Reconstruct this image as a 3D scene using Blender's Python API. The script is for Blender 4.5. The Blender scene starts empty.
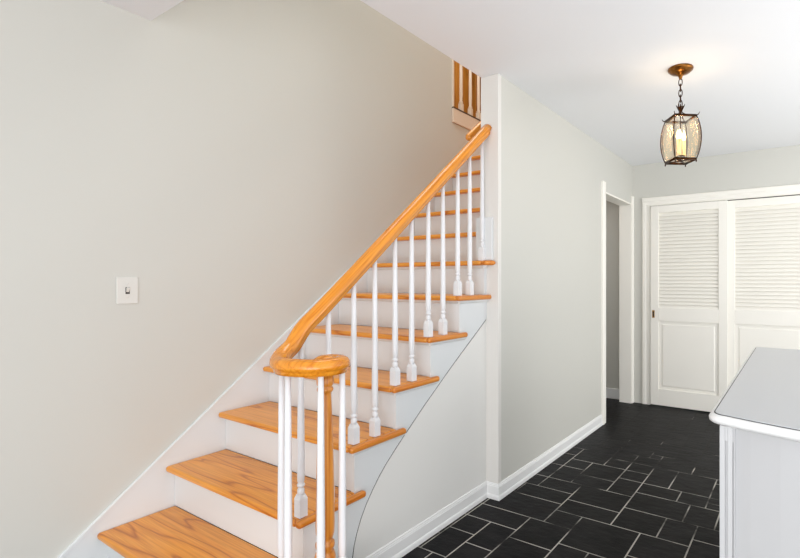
import bpy, bmesh, math, random
from mathutils import Vector, Matrix
random.seed(7)
sc = bpy.context.scene
C = sc.collection
PI = math.pi

# ------------------------------------------------------------------ camera
cam_d = bpy.data.cameras.new('camera')
cam = bpy.data.objects.new('camera', cam_d); C.objects.link(cam)
cam.location = (2.4847, -0.8453, 1.2523)
cam.rotation_euler = (PI/2, 0, 0.5674)
cam_d.sensor_fit = 'HORIZONTAL'; cam_d.sensor_width = 36.0
cam_d.lens = 484.7567/800*36
cam_d.shift_x = (400-490.4381)/800
cam_d.shift_y = (280.8927-279)/800
cam_d.clip_start = 0.02
sc.camera = cam

# ------------------------------------------------------------------ light
world = bpy.data.worlds.new('world'); sc.world = world; world.use_nodes = True
bg = world.node_tree.nodes['Background']
bg.inputs[0].default_value = (0.93, 0.965, 1.0, 1); bg.inputs[1].default_value = 1.15

def area(name, loc, rot, sx, sy, power, col):
    d = bpy.data.lights.new(name, 'AREA'); d.shape = 'RECTANGLE'; d.size = sx; d.size_y = sy
    d.energy = power; d.color = col
    o = bpy.data.objects.new(name, d); C.objects.link(o); o.location = loc; o.rotation_euler = rot
    return o
# unseen fill panel added behind the camera
area('fill_front', (2.7, -3.0, 1.1), (PI/2, 0, .2), 3.6, 2.0, 42, (0.98, 0.99, 1.0))
# low fill light added near the camera, out of view
area('fill_low', (2.5, -1.7, .5), (PI/2, 0, .55), 1.8, .9, 24, (0.99, 0.99, 1.0))
# added upward fill panel, unseen, brightening the ceiling
area('fill_upward', (3.6, 0.8, 1.0), (PI, 0, 0), 1.8, 4.0, 36, (0.975, 0.985, 1.0))
# off-frame fill added on the right for the hall and closet
area('fill_right', (4.45, 2.75, .8), (PI/2, 0, PI*.31), 2.0, 1.5, 46, (0.99, 0.98, 0.96))
# unseen fill added to brighten the room beyond the cased opening
area('fill_side_room', (.35, 3.4, 2.3), (0, 0, 0), .4, .4, 3, (1.0, .96, .9))
area('fill_side', (4.6, -0.4, .9), (PI/2, 0, PI/2), 2.0, 1.6, 14, (0.99, 0.99, 1.0))  # extra unseen fill added to the right of the camera
# unseen fill added high above the stairwell
area('fill_stairwell', (0.45, 1.6, 4.9), (0, 0, 0), 0.8, 2.2, 34, (0.96, 0.98, 1.0))
area('upper_hall_lamp', (-0.5, 3.3, 4.6), (0, 0, 0), 0.5, 0.8, 30, (1.0, 0.9, 0.76))

vs = sc.view_settings
vs.view_transform = 'Standard'; vs.look = 'None'; vs.gamma = 1.0; vs.use_curve_mapping = False
vs.exposure = 0.04
sc.cycles.max_bounces = 10; sc.cycles.diffuse_bounces = 6; sc.cycles.transparent_max_bounces = 16
sc.cycles.use_denoising = True

# ------------------------------------------------------------------ materials
def new_mat(name):
    m = bpy.data.materials.new(name); m.use_nodes = True
    nt = m.node_tree; b = nt.nodes['Principled BSDF']
    return m, nt, b
def lin(r, g, b):
    f = lambda c: (c/255/12.92) if c/255 <= .04045 else ((c/255+.055)/1.055)**2.4
    return (f(r), f(g), f(b), 1)
def paint(name, col, rough=.6, bump=.02, scale=180):
    m, nt, b = new_mat(name)
    b.inputs['Base Color'].default_value = col; b.inputs['Roughness'].default_value = rough
    tc = nt.nodes.new('ShaderNodeTexCoord'); n = nt.nodes.new('ShaderNodeTexNoise')
    n.inputs['Scale'].default_value = scale; n.inputs['Detail'].default_value = 3
    bp = nt.nodes.new('ShaderNodeBump'); bp.inputs['Strength'].default_value = bump; bp.inputs['Distance'].default_value = .002
    nt.links.new(tc.outputs['Object'], n.inputs['Vector']); nt.links.new(n.outputs['Fac'], bp.inputs['Height'])
    nt.links.new(bp.outputs['Normal'], b.inputs['Normal'])
    return m
def wood(name, c_dark, c_mid, c_light, axis, rough=.28, ring=9.0, pitch=0.0):
    m, nt, b = new_mat(name)
    tc = nt.nodes.new('ShaderNodeTexCoord'); mp = nt.nodes.new('ShaderNodeMapping')
    oi = nt.nodes.new('ShaderNodeObjectInfo'); ad = nt.nodes.new('ShaderNodeVectorMath'); ad.operation = 'ADD'
    sc3 = nt.nodes.new('ShaderNodeVectorMath'); sc3.operation = 'SCALE'; sc3.inputs['Scale'].default_value = 7.3
    cb = nt.nodes.new('ShaderNodeCombineXYZ')
    for k in range(3): nt.links.new(oi.outputs['Random'], cb.inputs[k])
    nt.links.new(cb.outputs[0], sc3.inputs[0])
    rot = nt.nodes.new('ShaderNodeVectorRotate'); rot.rotation_type = 'X_AXIS'; rot.inputs['Angle'].default_value = -pitch
    nt.links.new(tc.outputs['Object'], rot.inputs['Vector'])
    nt.links.new(rot.outputs[0], ad.inputs[0]); nt.links.new(sc3.outputs[0], ad.inputs[1])
    s = {'x': (.55, ring, ring), 'y': (ring, .55, ring), 'z': (ring, ring, .55)}[axis]
    mp.inputs['Scale'].default_value = s
    nt.links.new(ad.outputs[0], mp.inputs['Vector'])
    n1 = nt.nodes.new('ShaderNodeTexNoise'); n1.inputs['Scale'].default_value = 1.0; n1.inputs['Detail'].default_value = 2
    nt.links.new(mp.outputs[0], n1.inputs['Vector'])
    mul = nt.nodes.new('ShaderNodeMath'); mul.operation = 'MULTIPLY'; mul.inputs[1].default_value = 20
    nt.links.new(n1.outputs['Fac'], mul.inputs[0])
    fr = nt.nodes.new('ShaderNodeMath'); fr.operation = 'PINGPONG'; fr.inputs[1].default_value = 1.0
    nt.links.new(mul.outputs[0], fr.inputs[0])
    mp2 = nt.nodes.new('ShaderNodeMapping')
    mp2.inputs['Scale'].default_value = tuple(4 if v < 2 else 130 for v in s)
    nt.links.new(ad.outputs[0], mp2.inputs['Vector'])
    n2 = nt.nodes.new('ShaderNodeTexNoise'); n2.inputs['Scale'].default_value = 1.0; n2.inputs['Detail'].default_value = 4
    nt.links.new(mp2.outputs[0], n2.inputs['Vector'])
    r = nt.nodes.new('ShaderNodeValToRGB'); e = r.color_ramp.elements
    e[0].position = .0; e[0].color = c_dark; e[1].position = 1; e[1].color = c_light
    k = r.color_ramp.elements.new(.22); k.color = c_mid
    nt.links.new(fr.outputs[0], r.inputs['Fac'])
    r2 = nt.nodes.new('ShaderNodeValToRGB'); r2.color_ramp.elements[0].position = .38; r2.color_ramp.elements[1].position = .6
    r2.color_ramp.elements[0].color = (.80, .74, .66, 1); r2.color_ramp.elements[1].color = (1, 1, 1, 1)
    nt.links.new(n2.outputs['Fac'], r2.inputs['Fac'])
    mx = nt.nodes.new('ShaderNodeMix'); mx.data_type = 'RGBA'; mx.blend_type = 'MULTIPLY'; mx.inputs['Factor'].default_value = .8
    nt.links.new(r.outputs['Color'], mx.inputs['A']); nt.links.new(r2.outputs['Color'], mx.inputs['B'])
    nt.links.new(mx.outputs['Result'], b.inputs['Base Color'])
    b.inputs['Roughness'].default_value = rough
    b.inputs['Coat Weight'].default_value = .12; b.inputs['Coat Roughness'].default_value = .15
    return m
def metal(name, col, rough=.35):
    m, nt, b = new_mat(name)
    b.inputs['Metallic'].default_value = 1.0; b.inputs['Roughness'].default_value = rough
    tc = nt.nodes.new('ShaderNodeTexCoord'); n = nt.nodes.new('ShaderNodeTexNoise'); n.inputs['Scale'].default_value = 60
    r = nt.nodes.new('ShaderNodeValToRGB')
    r.color_ramp.elements[0].color = tuple(c*.45 for c in col[:3])+(1,); r.color_ramp.elements[1].color = col
    r.color_ramp.elements[0].position = .3; r.color_ramp.elements[1].position = .65
    nt.links.new(tc.outputs['Object'], n.inputs['Vector']); nt.links.new(n.outputs['Fac'], r.inputs['Fac'])
    nt.links.new(r.outputs['Color'], b.inputs['Base Color'])
    return m
M = {}
M['wall'] = paint('greige_wall_paint', lin(204, 203, 196), .55, .03)
M['wallwhite'] = paint('white_wall_paint', lin(230, 229, 225), .55, .03)
M['endlit'] = paint('lightened_end_face_paint', lin(225, 222, 217), .45, .01)  # lightened to hold the light falling on the wall's end face
M['ceiling'] = paint('white_ceiling_paint', lin(232, 233, 235), .8, .05, 120)
M['trim'] = paint('white_trim_gloss', lin(236, 236, 235), .35, .006)
M['door'] = paint('warm_white_door_paint', lin(242, 239, 231), .4, .006)
M['stairwhite'] = paint('cool_white_stair_paint', lin(220, 223, 224), .4, .006)
M['bal'] = paint('white_baluster_paint', lin(226, 226, 228), .3, .004)
M['cream'] = paint('warmlit_upstairs_cream', lin(226, 210, 192), .5, .01)  # cream puts the warm lamplight into the white balusters' colour
M['cab'] = paint('white_cabinet_lacquer', lin(194, 194, 195), .35, .006)
M['cabtop'] = paint('pale_grey_top', lin(198, 200, 203), .3, .004)
M['plate'] = paint('switch_plastic', lin(216, 214, 208), .35, .0)
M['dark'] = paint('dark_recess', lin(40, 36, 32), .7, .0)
M['oak_x'] = wood('honey_oak_cross', lin(188, 104, 26), lin(228, 148, 48), lin(236, 160, 62), 'x', .34, 7.0)
M['oak_y'] = wood('honey_oak_long', lin(198, 110, 28), lin(214, 128, 38), lin(224, 144, 52), 'y', .28, 9.0)
M['oak_z'] = wood('honey_oak_upright', lin(190, 112, 40), lin(208, 130, 48), lin(220, 146, 60), 'z', .3, 12.0)
M['rail'] = wood('varnished_handrail_oak', lin(212, 124, 24), lin(226, 142, 36), lin(234, 154, 48), 'y', .2, 14.0, 0.705)
M['brown'] = wood('brown_panelling', lin(146, 98, 34), lin(164, 112, 42), lin(174, 122, 52), 'z', .45, 3.0)
M['darkwood'] = paint('dark_stained_edge', lin(74, 44, 20), .4, 0)
M['bronze'] = metal('aged_bronze', lin(74, 46, 26), .4)
M['canopy'] = metal('golden_bronze', lin(150, 98, 44), .3)
M['brass'] = metal('antique_brass', lin(196, 146, 70), .28)
M['candle'] = paint('ivory_candle_sleeve', lin(240, 214, 160), .5, 0)

def slate():
    m, nt, b = new_mat('black_slate_tile')
    tc = nt.nodes.new('ShaderNodeTexCoord'); geo = nt.nodes.new('ShaderNodeNewGeometry')
    n = nt.nodes.new('ShaderNodeTexNoise'); n.inputs['Scale'].default_value = 6; n.inputs['Detail'].default_value = 8
    mp = nt.nodes.new('ShaderNodeMapping'); mp.inputs['Scale'].default_value = (1.0, 1.6, 1)
    nt.links.new(tc.outputs['Object'], mp.inputs['Vector']); nt.links.new(mp.outputs[0], n.inputs['Vector'])
    r = nt.nodes.new('ShaderNodeValToRGB'); e = r.color_ramp.elements
    e[0].position = .3; e[0].color = lin(9, 9, 11); e[1].position = .75; e[1].color = lin(30, 29, 30)
    nt.links.new(n.outputs['Fac'], r.inputs['Fac'])
    hv = nt.nodes.new('ShaderNodeMapRange'); hv.inputs['To Min'].default_value = .75; hv.inputs['To Max'].default_value = 1.25
    nt.links.new(geo.outputs['Random Per Island'], hv.inputs['Value'])
    mx = nt.nodes.new('ShaderNodeVectorMath'); mx.operation = 'SCALE'
    nt.links.new(r.outputs['Color'], mx.inputs[0]); nt.links.new(hv.outputs[0], mx.inputs['Scale'])
    nt.links.new(mx.outputs[0], b.inputs['Base Color'])
    n2 = nt.nodes.new('ShaderNodeTexNoise'); n2.inputs['Scale'].default_value = 14; n2.inputs['Detail'].default_value = 9; n2.inputs['Roughness'].default_value = .6
    nt.links.new(mp.outputs[0], n2.inputs['Vector'])
    bp = nt.nodes.new('ShaderNodeBump'); bp.inputs['Strength'].default_value = .55; bp.inputs['Distance'].default_value = .006
    nt.links.new(n2.outputs['Fac'], bp.inputs['Height']); nt.links.new(bp.outputs['Normal'], b.inputs['Normal'])
    b.inputs['Roughness'].default_value = .45
    b.inputs['Specular IOR Level'].default_value = .09
    return m
M['slate'] = slate()
def grout():
    m, nt, b = new_mat('worn_pale_grout')
    tc = nt.nodes.new('ShaderNodeTexCoord'); n = nt.nodes.new('ShaderNodeTexNoise')
    n.inputs['Scale'].default_value = 3.2; n.inputs['Detail'].default_value = 4
    r = nt.nodes.new('ShaderNodeValToRGB'); e = r.color_ramp.elements
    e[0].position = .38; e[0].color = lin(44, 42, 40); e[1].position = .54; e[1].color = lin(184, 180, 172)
    # joint colour darkens along the inner hall, pale near the stairs
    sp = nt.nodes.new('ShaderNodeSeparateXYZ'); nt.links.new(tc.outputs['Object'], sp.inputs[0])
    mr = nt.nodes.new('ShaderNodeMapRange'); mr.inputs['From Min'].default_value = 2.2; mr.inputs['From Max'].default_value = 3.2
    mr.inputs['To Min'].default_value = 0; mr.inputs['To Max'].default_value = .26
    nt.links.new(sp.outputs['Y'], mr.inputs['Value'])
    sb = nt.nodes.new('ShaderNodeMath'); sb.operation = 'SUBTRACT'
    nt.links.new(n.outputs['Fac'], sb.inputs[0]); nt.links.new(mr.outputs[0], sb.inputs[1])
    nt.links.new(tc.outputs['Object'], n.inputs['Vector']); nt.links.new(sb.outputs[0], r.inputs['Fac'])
    nt.links.new(r.outputs['Color'], b.inputs['Base Color']); b.inputs['Roughness'].default_value = .9
    return m
M['grout'] = grout()

def glass():
    m, nt, b = new_mat('amber_tinted_glass'); nt.nodes.remove(b)
    out = nt.nodes['Material Output']
    t = nt.nodes.new('ShaderNodeBsdfTransparent'); t.inputs[0].default_value = (.99, .968, .925, 1)
    g = nt.nodes.new('ShaderNodeBsdfGlossy'); g.inputs['Roughness'].default_value = .04; g.inputs['Color'].default_value = (1, .95, .85, 1)
    f = nt.nodes.new('ShaderNodeFresnel'); f.inputs['IOR'].default_value = 1.5
    mx = nt.nodes.new('ShaderNodeMixShader')
    k = nt.nodes.new('ShaderNodeMath'); k.operation = 'MULTIPLY'; k.inputs[1].default_value = .45
    nt.links.new(f.outputs[0], k.inputs[0]); nt.links.new(k.outputs[0], mx.inputs[0]); nt.links.new(t.outputs[0], mx.inputs[1]); nt.links.new(g.outputs[0], mx.inputs[2])
    nt.links.new(mx.outputs[0], out.inputs['Surface'])
    return m
M['glass'] = glass()
def glow(name, col, s):
    m, nt, b = new_mat(name)
    b.inputs['Base Color'].default_value = col; b.inputs['Emission Color'].default_value = col; b.inputs['Emission Strength'].default_value = s
    return m
M['bulb'] = glow('lit_flame_bulb', (1.0, .72, .33, 1), 9.0)

# ------------------------------------------------------------------ mesh helpers
def box(bm, x0, x1, y0, y1, z0, z1, mi=0):
    v = [bm.verts.new((x, y, z)) for z in (z0, z1) for (x, y) in ((x0, y0), (x1, y0), (x1, y1), (x0, y1))]
    fs = [(3, 2, 1, 0), (4, 5, 6, 7), (0, 1, 5, 4), (1, 2, 6, 5), (2, 3, 7, 6), (3, 0, 4, 7)]
    for f in fs:
        bm.faces.new([v[i] for i in f]).material_index = mi
    return v
def prism(bm, pts, a0, a1, axis, smooth=False):
    """pts: 2D outline; extruded along axis between a0 and a1. x: (y,z)  y: (x,z)  z: (x,y)"""
    def mk(p, a):
        return {'x': (a, p[0], p[1]), 'y': (p[0], a, p[1]), 'z': (p[0], p[1], a)}[axis]
    A = [bm.verts.new(mk(p, a0)) for p in pts]; B = [bm.verts.new(mk(p, a1)) for p in pts]
    n = len(pts)
    bm.faces.new(A); bm.faces.new(list(reversed(B)))
    for i in range(n):
        f = bm.faces.new((A[i], B[i], B[(i+1) % n], A[(i+1) % n])); f.smooth = smooth
def lathe(bm, prof, seg=24, cx=0, cy=0, cz=0, cap=True, smooth=True):
    rings = []
    for r, z in prof:
        rings.append([bm.verts.new((cx+r*math.cos(2*PI*k/seg), cy+r*math.sin(2*PI*k/seg), cz+z)) for k in range(seg)])
    for a, b in zip(rings, rings[1:]):
        for k in range(seg):
            f = bm.faces.new((a[k], a[(k+1) % seg], b[(k+1) % seg], b[k])); f.smooth = smooth
    if cap:
        bm.faces.new(list(reversed(rings[0]))); bm.faces.new(rings[-1])
def sweep(bm, path, prof, up=Vector((0, 0, 1)), smooth=True, scale=None, round_ends=False):
    """closed profile (side, up) carried along path"""
    P = [Vector(p) for p in path]; rings = []
    for i, p in enumerate(P):
        t = (P[min(i+1, len(P)-1)] - P[max(i-1, 0)]).normalized()
        s = t.cross(up)
        s = s.normalized() if s.length > 1e-5 else Vector((1, 0, 0))
        u = s.cross(t).normalized()
        k = scale[i] if scale else 1
        rings.append([bm.verts.new(p + s*(a*k) + u*(b*k)) for a, b in prof])
    n = len(prof)
    for a, b in zip(rings, rings[1:]):
        for k in range(n):
            f = bm.faces.new((a[k], b[k], b[(k+1) % n], a[(k+1) % n])); f.smooth = smooth
    bm.faces.new(rings[0]); bm.faces.new(list(reversed(rings[-1])))
def circle(r, n=12, rz=None):
    rz = rz or r
    return [(r*math.cos(2*PI*k/n), rz*math.sin(2*PI*k/n)) for k in range(n)]
def catmull(pts, n=8):
    P = [Vector(p) for p in pts]; P = [2*P[0]-P[1]] + P + [2*P[-1]-P[-2]]; out = []
    for i in range(1, len(P)-2):
        for k in range(n):
            t = k/n; a, b, c, d = P[i-1:i+3]
            out.append(.5*((2*b)+(c-a)*t+(2*a-5*b+4*c-d)*t*t+(3*b-a-3*c+d)*t**3))
    out.append(P[-2]); return out
def obj(name, bm, mat, parent=None, bevel=0, seg=2, loc=None, angle=35):
    bmesh.ops.recalc_face_normals(bm, faces=bm.faces)
    me = bpy.data.meshes.new(name); bm.to_mesh(me); bm.free()
    for m in (mat if isinstance(mat, (list, tuple)) else [mat]): me.materials.append(m)
    o = bpy.data.objects.new(name, me); C.objects.link(o)
    if parent: o.parent = parent
    if loc: o.location = loc
    if bevel:
        md = o.modifiers.new('bevel', 'BEVEL'); md.width = bevel; md.segments = seg; md.limit_method = 'ANGLE'; md.angle_limit = math.radians(angle)
        md.harden_normals = False
    return o
def thing(name, label, cat, loc=(0, 0, 0), group=None):
    o = bpy.data.objects.new(name, None); C.objects.link(o); o.location = loc; o.empty_display_size = .1
    o['label'] = label; o['category'] = cat
    if group: o['group'] = group
    return o
def struct(name, bm, mat, parent=None, bevel=0, **k):
    o = obj(name, bm, mat, parent, bevel, **k)
    if not parent: o['kind'] = 'structure'
    return o
def bx(*a):
    bm = bmesh.new(); box(bm, *a); return bm

# ------------------------------------------------------------------ the building
H = 2.44; R_ = .1955; G_ = .2414; YC = 1.52; XI = .912; X1 = 1.03; YF = 4.17; YD0 = 3.325; YD1 = 4.117
SX = .955                                    # open stringer face
UZ = 14*R_                                   # upper floor level
def ny(i): return (i-1)*G_ - (.02 if i == 1 else 0)      # nosing of tread i
def ry(i): return (i-1)*G_ + .04                         # riser face of step i

# floor: slate flags in a three inch module over a grout bed
TX, TY, MO = 1.1328, .8998, .0762
known = [(5,9,5,9),(5,7,3,5),(3,7,9,11),(3,7,11,14),(7,10,9,12),(10,12,9,12),(12,14,10,12),(12,14,7,10),(7,11,12,15),
 (11,13,12,15),(13,16,12,14),(7,10,15,17),(10,12,15,17),(7,9,17,21),(9,12,17,21),(0,3,12,14),(-1,3,10,12),(-2,3,7,10),
 (3,5,7,9),(-2,2,5,7),(2,5,4,7),(0,2,2,5),(2,5,1,4),(-2,0,3,5),(-2,0,0,3),(0,2,-1,2),(-1,0,-2,0),(0,2,14,17),(2,5,14,16),
 (2,5,16,19),(5,7,14,17),(5,7,17,19),(9,12,6,9),(5,9,1,3),(7,9,3,5),(9,12,3,6),(0,2,17,19),(3,5,19,21),(7,10,21,24),(10,13,21,23)]
gx0, gx1, gy0, gy1 = -16, 46, -52, 48
occ = {}
tiles = []
def put(t):
    tiles.append(t)
    for x in range(t[0], t[1]):
        for y in range(t[2], t[3]): occ[(x, y)] = len(tiles)
for t in known:
    if not any((x, y) in occ for x in range(t[0], t[1]) for y in range(t[2], t[3])): put(t)
rs = random.Random(3)
sizes = [(4, 3), (4, 2), (3, 3), (3, 2), (2, 3), (2, 2), (4, 4), (3, 4)]
def joint_below(x, y):                    # length of the straight joint that already runs up to (x, y)
    n = 0
    while (x, y-1-n) in occ and occ.get((x, y-1-n)) != occ.get((x-1, y-1-n)) and n < 12: n += 1
    return n
def joint_left(x, y):
    n = 0
    while (x-1-n, y-1) in occ and occ.get((x-1-n, y)) != occ.get((x-1-n, y-1)) and n < 12: n += 1
    return n
for y in range(gy0, gy1):
    for x in range(gx0, gx1):
        if (x, y) in occ: continue
        best = None
        for w, h in sizes + [(3, 1), (1, 3), (2, 1), (1, 2), (1, 1)]:
            if any((a, b) in occ for a in range(x, x+w) for b in range(y, y+h)): continue
            gap = 0
            while (x+w+gap, y) not in occ and gap < 3: gap += 1
            score = rs.random() + (6 if 1 in (w, h) else 0) + (5 if gap == 1 else 0) + .9*max(0, joint_below(x+w, y)+h-5)
            score += .5*max(0, joint_below(x, y)+h-5) + (.8 if occ.get((x-1, y+h-1), 0) != occ.get((x-1, y+h), -1) and joint_left(x, y+h) > 2 else 0)
            if best is None or score < best[0]: best = (score, w, h)
        put((x, x+best[1], y, y+best[2]))
bm = bmesh.new()
box(bm, -1.3, 4.7, -3.1, 4.6, -.06, -.0008, 1)
gr = .0026
for x0, x1, y0, y1 in tiles:
    X0, X1_, Y0, Y1 = TX+x0*MO+gr, TX+x1*MO-gr, TY+y0*MO+gr, TY+y1*MO-gr
    X0, X1_, Y0, Y1 = max(X0, -1.3), min(X1_, 4.7), max(Y0, -3.1), min(Y1, 4.6)
    if X1_-X0 < .01 or Y1-Y0 < .01: continue
    b_ = .0010
    lo = [bm.verts.new((x, y, -.004)) for x, y in ((X0, Y0), (X1_, Y0), (X1_, Y1), (X0, Y1))]
    hi = [bm.verts.new((x, y, rs.uniform(-.0003, 0))) for x, y in ((X0+b_, Y0+b_), (X1_-b_, Y0+b_), (X1_-b_, Y1-b_), (X0+b_, Y1-b_))]
    bm.faces.new(hi)
    for k in range(4): bm.faces.new((lo[k], lo[(k+1) % 4], hi[(k+1) % 4], hi[k]))
floor = struct('floor', bm, [M['slate'], M['grout']])

# ceiling slab with the stairwell opening
bm = bmesh.new()
prism(bm, [(-.012, -3.1), (4.7, -3.1), (4.7, 4.3), (.917, 4.3), (.917, .188), (-.012, .188)], H, H+.26, 'z')
struct('ceiling', bm, M['ceiling'])
# left wall up through the stairwell, cut where the upper hall opens
bm = bmesh.new()
prism(bm, [(-3.1, -.06), (4.3, -.06), (4.3, 2.604), (2.461, 2.604), (2.461, 5.1), (-3.1, 5.1)], -.132, -.012, 'x')
struct('wall_left', bm, M['wall'])
# hall wall: end face at YC, cased opening near the far end
bm = bmesh.new()
prism(bm, [(YC, -.06), (YD0, -.06), (YD0, 2.045), (YD1, 2.045), (YD1, -.06), (YF+.1, -.06), (YF+.1, H), (YC, H)], XI, X1, 'x')
struct('wall_hall', bm, M['wall'])
# wall below the stair: its top follows the stringer's lower edge, a narrow joint apart
EDGE = [(1.520, 1.0384), (1.181, .81), (.95, .645), (.771, .508), (.70, .449), (.66, .41), (.62, .363), (.585, .317), (.556, .268), (.533, .215), (.519, .17), (.511, .125), (.507, .07), (.505, -.03)]
def offset(pts, d):
    out = []
    for i, p in enumerate(pts):
        a, b = pts[max(i-1, 0)], pts[min(i+1, len(pts)-1)]
        t = Vector((b[0]-a[0], b[1]-a[1])).normalized(); out.append((p[0]-t.y*d, p[1]+t.x*d))
    return out
bm = bmesh.new()
prism(bm, [(YC, -.06)] + offset(EDGE, .0090), .85, .9510, 'x')
struct('wall_understair', bm, M['wallwhite'])
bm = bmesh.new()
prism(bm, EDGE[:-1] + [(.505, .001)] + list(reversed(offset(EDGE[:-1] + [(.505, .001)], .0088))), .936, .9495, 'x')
struct('joint_shade_strip', bm, M['dark'])  # dark strip standing in for the shade inside the joint
struct('wall_far', bx(X1, 4.7, YF, YF+.13, -.06, H), M['wall'])
# upper storey round the stairwell
struct('wall_stairwell', bx(XI+.005, X1, .188, 4.3, H+.26, 5.1), M['wall'])
struct('wall_stairwell_front', bx(-.012, X1, .06, .188, H+.26, 5.1), M['wall'])
struct('wall_stairwell_end', bx(-.012, X1, 4.3, 4.42, -.06, 5.1), M['wall'])
struct('ceiling_upper', bx(-1.35, X1+.1, .06, 6.42, 5.1, 5.2), M['ceiling'])
struct('floor_upper', bx(-1.35, -.0125, 2.4615, 6.42, UZ-.13, UZ-.022), M['oak_y'])
struct('floor_landing', bx(0.0, XI, 3.36, 4.3, UZ-.13, UZ), M['oak_x'])
bm = bmesh.new()
for k in range(30):
    y0 = 2.2+k*.14
    box(bm, -1.15, -1.12, y0+.004, y0+.136, UZ-.012, 5.1)
box(bm, -1.2, -1.14, 2.2, 6.42, UZ-.012, 5.1)
box(bm, -1.2, -.012, 6.3, 6.42, UZ-.012, 5.1)
box(bm, -.13, -.012, 4.425, 6.3, UZ-.012, 5.1)
struct('wall_upper_hall', bm, M['brown'], bevel=.004)
struct('wall_upper_hall_near', bx(-1.35, -.132, 2.2, 2.3, UZ-.13, 5.1), M['wall'])
# room seen through the cased opening
struct('wall_beyond', bx(-1.3, XI, 4.21, 4.3, -.06, 2.5), M['wall'])
struct('wall_beyond_side', bx(.0, XI-.001, 2.55, 2.65, -.06, 1.8), M['wall'])
struct('baseboard_beyond', bx(-.01, XI-.002, 4.193, 4.21, 0, .11), M['trim'], bevel=.004)

# ---- trim
def base_profile(t=.0):
    return [(a*.75, z*.79) for a, z in [(0, 0), (.020, 0), (.020, .018), (.017, .028), (.012, .034), (.012, .092), (.009, .095), (.011, .099), (.009, .104), (.007, .107), (.008, .111), (.005, .116), (0, .117)]]
def base_along_y(name, x, y0, y1):
    bm = bmesh.new()
    prism(bm, [(x+a, z) for a, z in base_profile()], y0, y1, 'y'); return struct(name, bm, M['trim'])
struct('lit_end_face', bx(XI+.0005, X1+.003, YC-.004, YC+.03, 0, H-.0005), M['endlit'], bevel=.002)  # thin board added to carry the lit tone of the wall end
# one run of skirting: below the stair, round the wall's end, along the hall (mitred corners)
bm = bmesh.new(); rows = []
for a, z in base_profile():
    rows.append([bm.verts.new(p) for p in ((.951+a, .512, z), (.951+a, YC-a, z), (X1+a, YC-a, z), (X1+a, 3.235, z))])
for r0, r1 in zip(rows, rows[1:]+rows[:1]):
    for k in range(3): bm.faces.new((r0[k], r0[k+1], r1[k+1], r1[k]))
bm.faces.new([r[0] for r in rows]); bm.faces.new([r[3] for r in reversed(rows)])
struct('baseboard_hall', bm, M['trim'])
# casing of the opening in the hall wall (trim_1)
def casing_prof(w):
    return [(0, 0), (0, .012), (.012, .017), (w*.45, .014), (w*.62, .019), (w-.006, .019), (w, .014), (w, 0)]
bm = bmesh.new()
cp = casing_prof(.085)
prism(bm, [(X1+t, YD0-.006-a) for a, t in cp], 0, 2.045+.078, 'z')
prism(bm, [(X1+t, YD1+.003+a*.55) for a, t in cp], 0, 2.12, 'z')
# jamb lining
box(bm, XI, X1+.004, YD1-.012, YD1-.0005, 0, 2.03)
box(bm, XI, X1+.004, YD0+.0005, YD0+.012, 0, 2.03)
box(bm, XI, X1+.004, YD0+.0005, YD1-.0005, 2.03, 2.0445)
struct('trim_1', bm, M['door'])
# closet casing (trim_2)
CX0, CX1, CZ = 1.211, 2.63, 2.008
bm = bmesh.new(); cp = casing_prof(.078)
prism(bm, [(CX0-a, YF-t) for a, t in cp], 0, CZ+.03, 'z')
prism(bm, [(CX1+a, YF-t) for a, t in cp], 0, CZ+.03, 'z')
prism(bm, [(YF-t, CZ+a) for a, t in casing_prof(.088)], CX0-.078, CX1+.078, 'x')
struct('trim_2', bm, M['door'])
struct('baseboard_far', bx(CX1+.08, 4.58, YF-.015, YF, 0, .115), M['trim'], bevel=.004)

# skirt board along the left wall, nosing edge bead on top (trim_3)
bm = bmesh.new()
def skirt_top(y): return .246+.797*y
prism(bm, [(-.30, 0), (.33, 0), (3.38, .78*3.05-.02), (3.38, skirt_top(3.38)), (-.30, skirt_top(-.30))], -.0121, .0, 'x')
prism(bm, [(-.302, skirt_top(-.302)), (2.46, skirt_top(2.46)), (2.46, skirt_top(2.46)+.02), (-.302, skirt_top(-.302)+.02)], -.0121, .004, 'x')
struct('trim_3', bm, M['stairwhite'], bevel=.002)
# skirt on the inner face of the hall wall and its return on the wall's end (trim_4)
bm = bmesh.new()
prism(bm, [(YC+.001, 1.372), (YC+.001, 1.62), (3.36, 1.62+.80*(3.36-YC)), (3.36, 1.30+.80*(3.36-YC))], .888, XI-.0005, 'x')
box(bm, .888, 1.0, YC-.02, YC-.0045, 1.372, 1.62)
struct('trim_4', bm, M['stairwhite'], bevel=.003)
# fascia and edge of the upper hall floor
bm = bmesh.new(); box(bm, -.0115, .004, 2.461, 4.29, 2.606, UZ-.012); struct('trim_5', bm, M['cream'], bevel=.003)
bm = bmesh.new(); box(bm, -.132, .007, 2.461, 4.29, UZ-.0115, UZ); struct('trim_6', bm, M['darkwood'], bevel=.003)
struct('trim_7', bx(-.132, .002, 2.4615, 2.475, UZ, 4.2), M['cream'])

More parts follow.
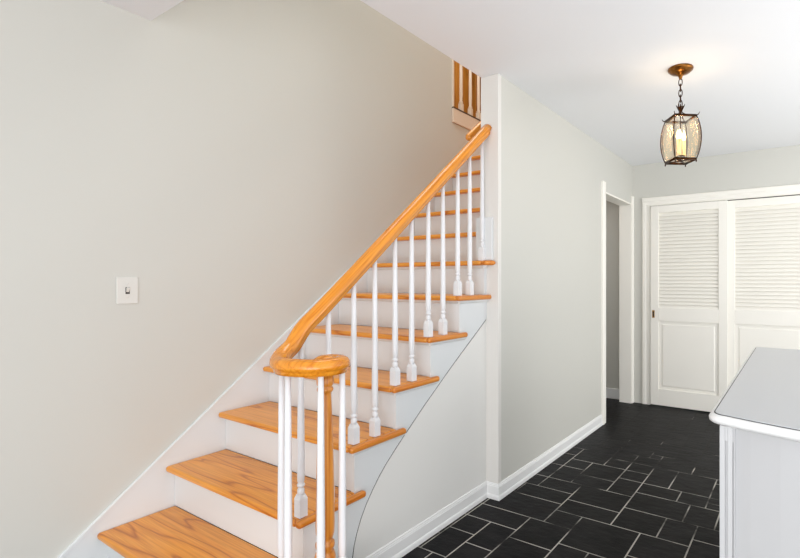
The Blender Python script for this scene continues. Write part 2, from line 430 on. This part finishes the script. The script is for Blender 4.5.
# ------------------------------------------------------------------ closet doors
def closet_door(name, x0, x1, y0, with_pull):
    y1 = y0+.032; z0, z1 = .012, 2.002
    lx0, lx1 = x0+.078, x1-.078; lz0, lz1 = .985, 1.93; pz0, pz1 = .176, .85
    bm = bmesh.new()
    box(bm, x0, lx0, y0, y1, z0, z1); box(bm, lx1, x1, y0, y1, z0, z1)
    box(bm, lx0, lx1, y0, y1, lz1, z1); box(bm, lx0, lx1, y0, y1, pz1, lz0); box(bm, lx0, lx1, y0, y1, z0, pz0)
    d = struct(name, bm, M['door'], bevel=.003)
    bm = bmesh.new(); n = 27; p = (lz1-lz0)/n
    for k in range(n):
        z = lz0+(k+.5)*p
        prism(bm, [(y0+.005, z-p*.56), (y0+.010, z-p*.60), (y0+.030, z+p*.50), (y0+.025, z+p*.56)], lx0, lx1, 'x')
    box(bm, lx0, lx1, y1-.004, y1-.001, lz0, lz1)
    obj('louver_panel', bm, M['door'], d)
    bm = bmesh.new()
    box(bm, lx0, lx1, y0+.0125, y1-.002, pz0, pz1)
    a = .040
    v = box(bm, lx0+a, lx1-a, y0+.007, y0+.016, pz0+a*.9, pz1-a*.9)
    for i in (2, 3, 6, 7):
        v[i].co.x += -.014 if i in (3, 7) else .014
        v[i].co.z += -.014 if i < 4 else .014
    obj('raised_panel', bm, M['door'], d, bevel=.002)
    if with_pull:
        bm = bmesh.new(); box(bm, x0+.018, x0+.042, y0-.003, y0+.001, .882, .958)
        q = obj('door_pull', bm, M['brass'], d, bevel=.002); q['label'] = 'small brass recessed finger pull'
        bm = bmesh.new(); box(bm, x0+.0235, x0+.0365, y0-.0045, y0-.002, .893, .947)
        obj('pull_recess', bm, M['dark'], q, bevel=.002)
    return d
closet_door('door_1', 1.219, 1.922, YF-.052+.02, True)
closet_door('door_2', 1.900, 2.604, YF+.006, False)
# shallow closet opening behind the doors
bpy.data.objects['wall_far'].data.clear_geometry()
bm = bmesh.new()
prism(bm, [(X1, -.06), (X1, H), (4.7, H), (4.7, -.06), (CX1, -.06), (CX1, CZ), (CX0, CZ), (CX0, -.06)], YF, YF+.13, 'y')
box(bm, CX0-.1, CX1+.1, YF+.55, YF+.6, -.06, H)
bmesh.ops.recalc_face_normals(bm, faces=bm.faces)
bm.to_mesh(bpy.data.objects['wall_far'].data); bm.free()
struct('door_gap_shade', bx(CX0, CX1, YF+.001, YF+.12, 2.0065, CZ-.0005+.0), M['dark'])  # dark filler painted as the shadow gap over the doors

# ------------------------------------------------------------------ staircase
stair = thing('staircase', 'straight wooden staircase with honey oak treads and white risers climbing along the left wall', 'staircase', (.48, 0, 0))
def sobj(name, bm, mat, parent=stair, **k):
    o = obj(name, bm, mat, parent, **k)
    if parent is stair: o.location = (-.48, 0, 0)
    return o
def arc(cx, cy, r, a0, a1, n=20):
    return [(cx+r*math.cos(a0+(a1-a0)*k/n), cy+r*math.sin(a0+(a1-a0)*k/n)) for k in range(n+1)]
T_ = .027
for i in range(1, 14):
    y0, y1 = ny(i), ry(i+1)+.004; z = i*R_
    bm = bmesh.new()
    if i == 1:                                   # curtail step, round end under the volute
        pts = [(0.001, y1), (0.001, y0)] + arc(1.14, (y0+.39)/2, (.39-y0)/2, -PI/2, PI/2) + [(.957, .39), (.957, y1)]
        prism(bm, pts, z-T_, z, 'z')
    elif i < 7:
        prism(bm, [(.001, y1), (.001, y0), (.9865-.028, y0), (.9865-.028, y1)], z-T_, z, 'z')
    elif i == 7:
        prism(bm, [(.001, y1), (.001, y0), (.958, y0), (.958, YC-.021), (.887, YC-.021), (.887, y1)], z-T_, z, 'z')
    else:
        box(bm, .001, .887, y0, y1, z-T_, z)
    t = sobj('tread', bm, M['oak_x'], bevel=.011, seg=4, angle=60)
    if 2 <= i <= 7:
        bm = bmesh.new()
        if i < 7: prism(bm, [(.9588, y0), (.9865, y0), (.9865, y1+.036), (.9588, y1+.036)], z-T_, z, 'z')
        else: prism(bm, [(.9588, y0), (.988, y0), (1.030, YC-.021), (.9588, YC-.021)], z-T_, z, 'z')
        obj('return_nosing', bm, M['oak_y'], t, bevel=.011, seg=4, angle=60)
for i in range(1, 15):
    bm = bmesh.new()
    z0, z1 = (i-1)*R_, i*R_-T_-.0004
    if i == 1:
        ya, yb = .018, .35
        prism(bm, [(.001, .06), (.001, ya)] + arc(1.14, (ya+yb)/2, (yb-ya)/2, -PI/2, PI/2) + [(.957, yb), (.957, .06)], 0.0, z1, 'z')
    else:
        xr = .9348 if i <= 7 else .887
        box(bm, .001, xr, ry(i), ry(i)+.018, z0+.0004, z1)
        if i <= 7: prism(bm, [(ry(i)-.001, z1), (ry(i)-.016, z1), (ry(i)-.012, z1-.008), (ry(i)-.001, z1-.016)], .001, SX, 'x')   # scotia
    sobj('riser', bm, M['stairwhite'])
# open stringer with its curved lower edge
pts = [(.045, 0.001), (.045, R_-T_-.0005)]
for i in range(2, 8):
    pts += [(ry(i), (i-1)*R_-T_-.0005), (ry(i), i*R_-T_-.0005)]
pts[3:3] = []
pts += [(YC-.001, 7*R_-T_-.0005)] + [(min(y, YC-.001), max(z, .001)) for y, z in EDGE]
bm = bmesh.new(); prism(bm, pts, .9350, SX, 'x')
sobj('stringer', bm, M['stairwhite'])
# scotia under each return
for i in range(2, 8):
    z = i*R_-T_
    bm = bmesh.new(); e = (ry(i+1)+.05) if i < 7 else YC-.022
    prism(bm, [(SX+.0005, z-.0005), (SX+.016, z-.0005), (SX+.012, z-.009), (SX+.0005, z-.017)], ry(i)-.012, e, 'y')
    sobj('return_moulding', bm, M['trim'])

# ------------------------------------------------------------------ railing: handrail, volute, newel, balusters
NX, NY = 1.147, .225
railing = thing('stair_railing', 'oak handrail curling into a volute over white turned balusters on the open stair side', 'railing', (NX, NY, R_))
def robj(name, bm, mat, parent=railing, **k):
    o = obj(name, bm, mat, parent, **k)
    o.location = (-NX, -NY, -R_) if parent is railing else (0, 0, 0)
    return o
XR = .945
def rail_z(y): return 1.119+.853*(y-.34)
VZ = .972
path = [(.960, YC-.002, rail_z(YC-.002)+.012), (XR, 1.2, rail_z(1.2)), (XR, .8, rail_z(.8)), (XR, .5, rail_z(.5)), (XR, .36, rail_z(.36)+.002), (XR, .29, rail_z(.29)+.004),
        (.948, .240, 1.020), (.961, .196, .995), (.986, .163, .979), (1.020, .143, VZ), (1.065, .130, VZ), (1.115, .137, VZ), (1.158, .156, VZ),
        (1.186, .188, VZ), (1.195, .226, VZ), (1.184, .26, VZ), (1.156, .277, VZ), (1.126, .268, VZ), (1.116, .243, VZ), (1.130, .224, VZ), (1.147, .225, VZ)]
half = [(0, -.0265), (.017, -.0265), (.0185, -.017), (.0205, -.012), (.027, -.008), (.0295, .001), (.0275, .012), (.021, .021), (.011, .0265), (0, .028)]
prof = half + [(-a, b) for a, b in reversed(half[1:-1])]
bm = bmesh.new(); cp = catmull(path, 9)
sweep(bm, cp, prof)
lathe(bm, [(.033, -.0262), (.035, .0), (.033, .022), (.024, .028), (.010, .031), (.002, .0315)], 28, NX, NY, VZ)
robj('handrail', bm, M['rail'])
# newel post
bm = bmesh.new()
z = R_
lathe(bm, [(.034, z), (.034, .262), (.028, .275), (.024, .285), (.031, .30), (.0335, .315), (.034, .33), (.030, .347), (.024, .357), (.030, .364), (.031, .372), (.030, .380), (.022, .388),
           (.026, .397), (.0295, .412), (.0305, .44), (.0300, .50), (.0270, .65), (.0225, .80), (.0195, .872), (.0200, .880), (.0260, .886), (.0268, .891), (.0255, .896), (.0215, .900),
           (.0268, .906), (.0275, .912), (.0275, VZ-.026)], 28, NX, NY)
robj('newel_post', bm, M['oak_z'])
# balusters
def baluster_bm(x, y, z0, z1):
    bm = bmesh.new(); s = .0165; hb = .066
    L = [bm.verts.new((x+a*s, y+b*s, z0)) for a, b in ((-1, -1), (1, -1), (1, 1), (-1, 1))]
    Hh = [bm.verts.new((x+a*s, y+b*s, z0+hb)) for a, b in ((-1, -1), (1, -1), (1, 1), (-1, 1))]
    Tt = [bm.verts.new((x+a*.0105, y+b*.0105, z0+hb+.016)) for a, b in ((-1, -1), (1, -1), (1, 1), (-1, 1))]
    for A, B in ((L, Hh), (Hh, Tt)):
        for k in range(4): bm.faces.new((A[k], A[(k+1) % 4], B[(k+1) % 4], B[k]))
    bm.faces.new(list(reversed(L))); bm.faces.new(Tt)
    h = z1-z0
    lathe(bm, [(.0120, .078), (.0128, .088), (.0128, .098), (.0095, .104), (.0092, .107), (.0135, .110), (.0140, .114), (.0135, .118), (.0105, .121), (.0105, .124),
               (.0128, .128), (.0135, .16), (.0130, h*.40), (.0110, h*.72), (.0092, h-.0)], 16, x, y, z0)
    return bm
spots = [(1.008, .158, 1), (1.080, .132, 1), (1.182, .180, 1), (1.175, .273, 1), (.945, .279, 2), (.945, .402, 2)]
for i, (a, b) in {3: (.046, .163), 4: (.045, .156), 5: (.036, .152), 6: (.038, .150)}.items():
    spots += [(XR, ny(i)+a, i), (XR, ny(i)+b, i)]
spots.append((.937, ny(7)+.046, 7))
for x, y, i in spots:
    top = (rail_z(y) if i > 1 else VZ) - .018
    if i == 2 and y < .3: top = rail_z(y) - .012
    robj('baluster', baluster_bm(x, y, i*R_+.0003, top), M['bal'])

# wall handrail on the enclosed part of the flight
wr = thing('wall_handrail', 'short round oak handrail fixed on the inner wall above the upper stairs', 'handrail', (.83, 1.52, 2.08))
bm = bmesh.new()
pa = [(.83, 1.500, 2.094), (.83, 1.506, 2.099), (.83, 1.515, 2.106), (.83, 3.3, 2.106+.81*(3.3-1.515))]
sweep(bm, pa, circle(.022, 16), scale=[.45, .85, 1, 1])
o = obj('rail', bm, M['rail'], wr); o.location = (-.83, -1.52, -2.08)
for y in (1.75, 2.6, 3.2):
    z = 2.106+.81*(y-1.515)
    bm = bmesh.new(); sweep(bm, catmull([(.83, y, z-.02), (.83, y, z-.05), (.86, y, z-.07), (XI-.001, y, z-.07)], 4), circle(.006, 8), up=Vector((0, 1, 0)))
    o = obj('bracket', bm, M['brass'], wr); o.location = (-.83, -1.52, -2.08)

# balustrade of the upper hall seen through the stairwell
ub = thing('upper_balustrade', 'white balusters of the upstairs landing, coloured cream for warm light, against brown wood panelling', 'balustrade', (-.04, 2.6, UZ))
for y in (2.617, 2.761, 2.893, 3.03, 3.17, 3.31, 3.45, 3.59):
    bm = bmesh.new(); s = .017; x = -.03
    box(bm, x-s, x+s, y-s, y+s, UZ+.0003, UZ+.075)
    lathe(bm, [(.016, .075), (.019, .088), (.012, .10), (.013, .12), (.0155, .16), (.010, .80)], 14, x, y, UZ)
    o = obj('baluster', bm, M['cream'], ub); o.location = (.04, -2.6, -UZ)
bm = bmesh.new(); sweep(bm, [(-.03, 2.476, UZ+.82), (-.03, 4.28, UZ+.82)], prof)
o = obj('handrail', bm, M['oak_y'], ub); o.location = (.04, -2.6, -UZ)

# ------------------------------------------------------------------ light switch
sw = thing('light_switch', 'white single toggle light switch plate on the left wall', 'light switch', (-.012, .0945, 1.210))
bm = bmesh.new(); box(bm, .0003, .0065, -.041, .041, -.059, .059); obj('plate', bm, M['plate'], sw, bevel=.004, seg=3)
bm = bmesh.new(); box(bm, .0063, .0075, -.008, .008, -.015, .015); fr_ = obj('toggle_surround', bm, M['dark'], sw, bevel=.0005); fr_['label'] = 'dark slot round the toggle'
bm = bmesh.new(); prism(bm, [(.006, -.010), (.006, .010), (.013, .014), (.015, .007)], -.0055, .0055, 'y'); obj('toggle', bm, M['plate'], sw, bevel=.001)
for z in (-.030, .030):
    bm = bmesh.new(); lathe(bm, [(.0035, 0), (.0035, .0012), (.0015, .0018)], 12)
    q = obj('screw', bm, M['plate'], sw); q.rotation_euler = (0, PI/2, 0); q.location = (.0062, 0, z)

# ------------------------------------------------------------------ pendant lantern
PX, PY = 1.924, 2.012
pend = thing('pendant_lantern', 'aged bronze lantern with bowed glass panes and lit candle bulbs hanging from the ceiling', 'pendant light', (PX, PY, H))
bm = bmesh.new()
lathe(bm, [(.004, -.062), (.008, -.056), (.011, -.046), (.018, -.038), (.036, -.030), (.052, -.024), (.058, -.016), (.066, -.012), (.068, -.005), (.066, 0)], 32)
obj('canopy', bm, M['canopy'], pend)
# chain links
zt = -.058; ch = bmesh.new()
for k in range(5):
    zc = zt-.019-k*.0305
    n = 14; path = [Vector((.0095*math.cos(2*PI*j/n) if k % 2 == 0 else 0, .0095*math.cos(2*PI*j/n) if k % 2 else 0, zc+.0215*math.sin(2*PI*j/n))) for j in range(n)]
    upv = Vector((0, 1, 0)) if k % 2 == 0 else Vector((1, 0, 0))
    rings = []
    for j in range(n):
        t = (path[(j+1) % n]-path[j-1]).normalized(); s = t.cross(upv).normalized()
        rings.append([ch.verts.new(path[j]+s*(.0026*math.cos(a*PI/3))+upv*(.0026*math.sin(a*PI/3))) for a in range(6)])
    for j in range(n):
        for a in range(6):
            f = ch.faces.new((rings[j][a], rings[(j+1) % n][a], rings[(j+1) % n][(a+1) % 6], rings[j][(a+1) % 6])); f.smooth = True
obj('chain', ch, M['bronze'], pend)
yaw = math.radians(38); ZB, ZTp = 1.922-H, 2.160-H
def cr(a, b): return Vector((a*math.cos(yaw)-b*math.sin(yaw), a*math.sin(yaw)+b*math.cos(yaw), 0))
def halfw(t): return .060+.019*math.sin(PI*min(1, max(0, t)))**.8          # bowed profile, t=0 bottom
CO = [(-1, -1), (1, -1), (1, 1), (-1, 1)]
fr = bmesh.new()
for a, b in CO:
    pts = []
    for k in range(11):
        t = k/10; w = halfw(t); p = cr(a*w, b*w); p.z = ZB+(ZTp-ZB)*t; pts.append(p)
    sweep(fr, pts, circle(.0032, 6), up=Vector((.3, .9, .1)))
for zz, hw in ((ZB, .060), (ZTp, .060)):
    for k in range(4):
        p, q = cr(CO[k][0]*hw, CO[k][1]*hw), cr(CO[(k+1) % 4][0]*hw, CO[(k+1) % 4][1]*hw); p.z = q.z = zz
        sweep(fr, [p, q], [(-.003, -.006), (.003, -.006), (.003, .006), (-.003, .006)])
for a, b in CO:                                    # top arms, corner scrolls, feet
    p = cr(a*.060, b*.060); p.z = ZTp
    c = Vector((0, 0, ZTp+.052)); m = cr(a*.032, b*.032); m.z = ZTp+.008
    sweep(fr, catmull([p, m, cr(a*.008, b*.008)+Vector((0, 0, ZTp+.03)), c], 4), circle(.003, 6), up=Vector((.3, .8, .2)))
    e = cr(a*.073, b*.073); e.z = ZTp+.016; e2 = cr(a*.068, b*.068); e2.z = ZTp+.004
    sweep(fr, [p, e2, e], circle(.0032, 6), up=Vector((.3, .8, .2)), scale=[1, .9, .4])
    lathe(fr, [(.002, -.013), (.0045, -.009), (.003, -.003), (.004, 0)], 8, cr(a*.060, b*.060).x, cr(a*.060, b*.060).y, ZB-.004)
    # leaves round the crown
    l0 = Vector((0, 0, ZTp+.03)); l1 = cr(a*.010, b*.004)+Vector((0, 0, ZTp+.055)); l2 = cr(a*.020, b*.012)+Vector((0, 0, ZTp+.078))
    sweep(fr, catmull([l0, l1, l2], 4), [(-.005, 0), (0, -.0015), (.005, 0), (0, .0015)], up=Vector((.2, .9, .1)), scale=[1, 1, 1, 1, 1, .9, .7, .5, .15])
lathe(fr, [(.004, ZB-.004), (.006, ZB+.004), (.004, ZB+.012), (.003, ZTp+.03), (.006, ZTp+.05), (.004, ZTp+.07), (.003, ZTp+.082)], 12)
for k in range(2):                                # cross bars carrying the candle tray
    p, q = cr(*(c*.060 for c in CO[k])), cr(*(c*.060 for c in CO[k+2])); p.z = q.z = ZB
    sweep(fr, [p, q], [(-.003, -.003), (.003, -.003), (.003, .003), (-.003, .003)])
lathe(fr, [(.020, ZB+.020), (.026, ZB+.024), (.022, ZB+.029), (.008, ZB+.031)], 20)
obj('frame', fr, M['bronze'], pend)
for k in range(4):
    g = bmesh.new(); rows = []
    for j in range(13):
        t = j/12; w = halfw(t)-.001; zz = ZB+.006+(ZTp-ZB-.012)*t
        rows.append([g.verts.new(cr(CO[k][0]*w*(1-s)+CO[(k+1) % 4][0]*w*s, CO[k][1]*w*(1-s)+CO[(k+1) % 4][1]*w*s)+Vector((0, 0, zz))) for s in (.02, .25, .5, .75, .98)])
    for r0, r1 in zip(rows, rows[1:]):
        for s in range(4): f = g.faces.new((r0[s], r0[s+1], r1[s+1], r1[s])); f.smooth = True
    o = obj('glass_pane', g, M['glass'], pend)
    md = o.modifiers.new('solid', 'SOLIDIFY'); md.thickness = .002
for k in range(3):
    a = 2*PI*k/3+.5; x, y = .019*math.cos(a), .019*math.sin(a); dz = (.0, .012, .006)[k]
    b = bmesh.new(); lathe(b, [(.0125, 0), (.0125, .006), (.0085, .007), (.0085, .085+dz)], 16, x, y, ZB+.028)
    cd = obj('candle', b, M['candle'], pend)
    b = bmesh.new(); lathe(b, [(.005, 0), (.0095, .012), (.0105, .022), (.007, .036), (.003, .047), (.0008, .055)], 16, x, y, ZB+.1135+dz)
    bb = obj('flame_bulb', b, M['bulb'], cd); bb['label'] = 'glowing flame shaped bulb'
d = bpy.data.lights.new('lantern_light', 'POINT'); d.energy = 2; d.color = (1, .72, .42); d.shadow_soft_size = .03
lo = bpy.data.objects.new('lantern_light', d); C.objects.link(lo); lo.location = (0, 0, ZTp-.05); lo.parent = pend

# ------------------------------------------------------------------ white cabinet in the right foreground
cab = thing('storage_cabinet', 'white cabinet with fluted corner and pale grey moulded top in the right foreground', 'cabinet', (2.78, 1.2, 0))
cx = 2.78
def bow(x, y0): return y0-.090*(1-((x-cx)/.5)**2)
def outline(x0, x1, yf, yb, r, n=14):
    pts = []
    for k in range(n+1):
        x = x0+r+(x1-x0-2*r)*k/n; pts.append((x, bow(x, yf)))
    c0 = (x0+r, bow(x0+r, yf)+r); c1 = (x1-r, bow(x1-r, yf)+r)
    right = [(c1[0]+r*math.sin(a), c1[1]-r*math.cos(a)) for a in (PI/8, PI/4, 3*PI/8, PI/2)]
    left = [(c0[0]-r*math.sin(a), c0[1]-r*math.cos(a)) for a in (PI/2, 3*PI/8, PI/4, PI/8)]
    back = [(x1, yb-.02), (x1-.006, yb-.006), (x1-.02, yb), (x0+.02, yb), (x0+.006, yb-.006), (x0, yb-.02)]
    return pts + right + back + left
def cobj(name, bm, mat, **k):
    o = obj(name, bm, mat, cab, **k); o.location = (-2.78, -1.2, 0); return o
bm = bmesh.new()
def ring(inset, z):
    return [bm.verts.new((p[0], p[1], z)) for p in outline(2.276+inset, 3.284-inset, .560+inset, 2.115-inset, .045-inset)]
rg = [ring(*a) for a in ((.022, .871), (.012, .872), (.006, .8745), (.001, .879), (.0, .886), (.004, .892), (.010, .8965), (.016, .8975))]
for A, B in zip(rg, rg[1:]):
    for k in range(len(A)):
        f = bm.faces.new((A[k], A[(k+1) % len(A)], B[(k+1) % len(A)], B[k])); f.smooth = True
bm.faces.new(list(reversed(rg[0]))); bm.faces.new(rg[-1])
cobj('top_edge', bm, M['trim'])
bm = bmesh.new(); prism(bm, outline(2.276+.0165, 3.284-.0165, .5765, 2.0985, .0285), .8976, .9005, 'z')
cobj('top_panel', bm, M['cabtop'], bevel=.001)
bm = bmesh.new(); prism(bm, outline(2.276+.0135, 3.284-.0135, .5735, 2.1015, .0315), .8974, .8983, 'z')
q = cobj('top_inlay', bm, M['dark']); q['label'] = 'dark pinstripe line around the grey top'
bm = bmesh.new()
prism(bm, outline(2.307, 3.253, .592, 2.09, .004), .06, .8708, 'z')
prism(bm, outline(2.315, 3.245, .612, 2.08, .004), .0005, .06, 'z')
cobj('body', bm, M['cab'], bevel=.002)
for xa, xb in ((2.3065, 2.3425), (3.2175, 3.2535)):          # corner pilasters with stopped flutes
    bm = bmesh.new(); ya = min(bow(xa, .592), bow(xb, .592))
    w = xb-xa
    def fx(t): return xa+w*t
    z0, z1 = .07, .8700
    for t0, t1, dy in ((0, .36, .006), (.36, .52, .001), (.52, .86, .006), (.86, .92, .001), (.92, 1, .006)):
        if dy > .002: box(bm, fx(t0), fx(t1), ya-.008, ya+.03, z0, z1)
        else:
            box(bm, fx(t0), fx(t1), ya-.002, ya+.03, z0, z1-.04)
            box(bm, fx(t0), fx(t1), ya-.008, ya+.03, z1-.04, z1)
    cobj('fluted_corner', bm, M['cab'], bevel=.0008)
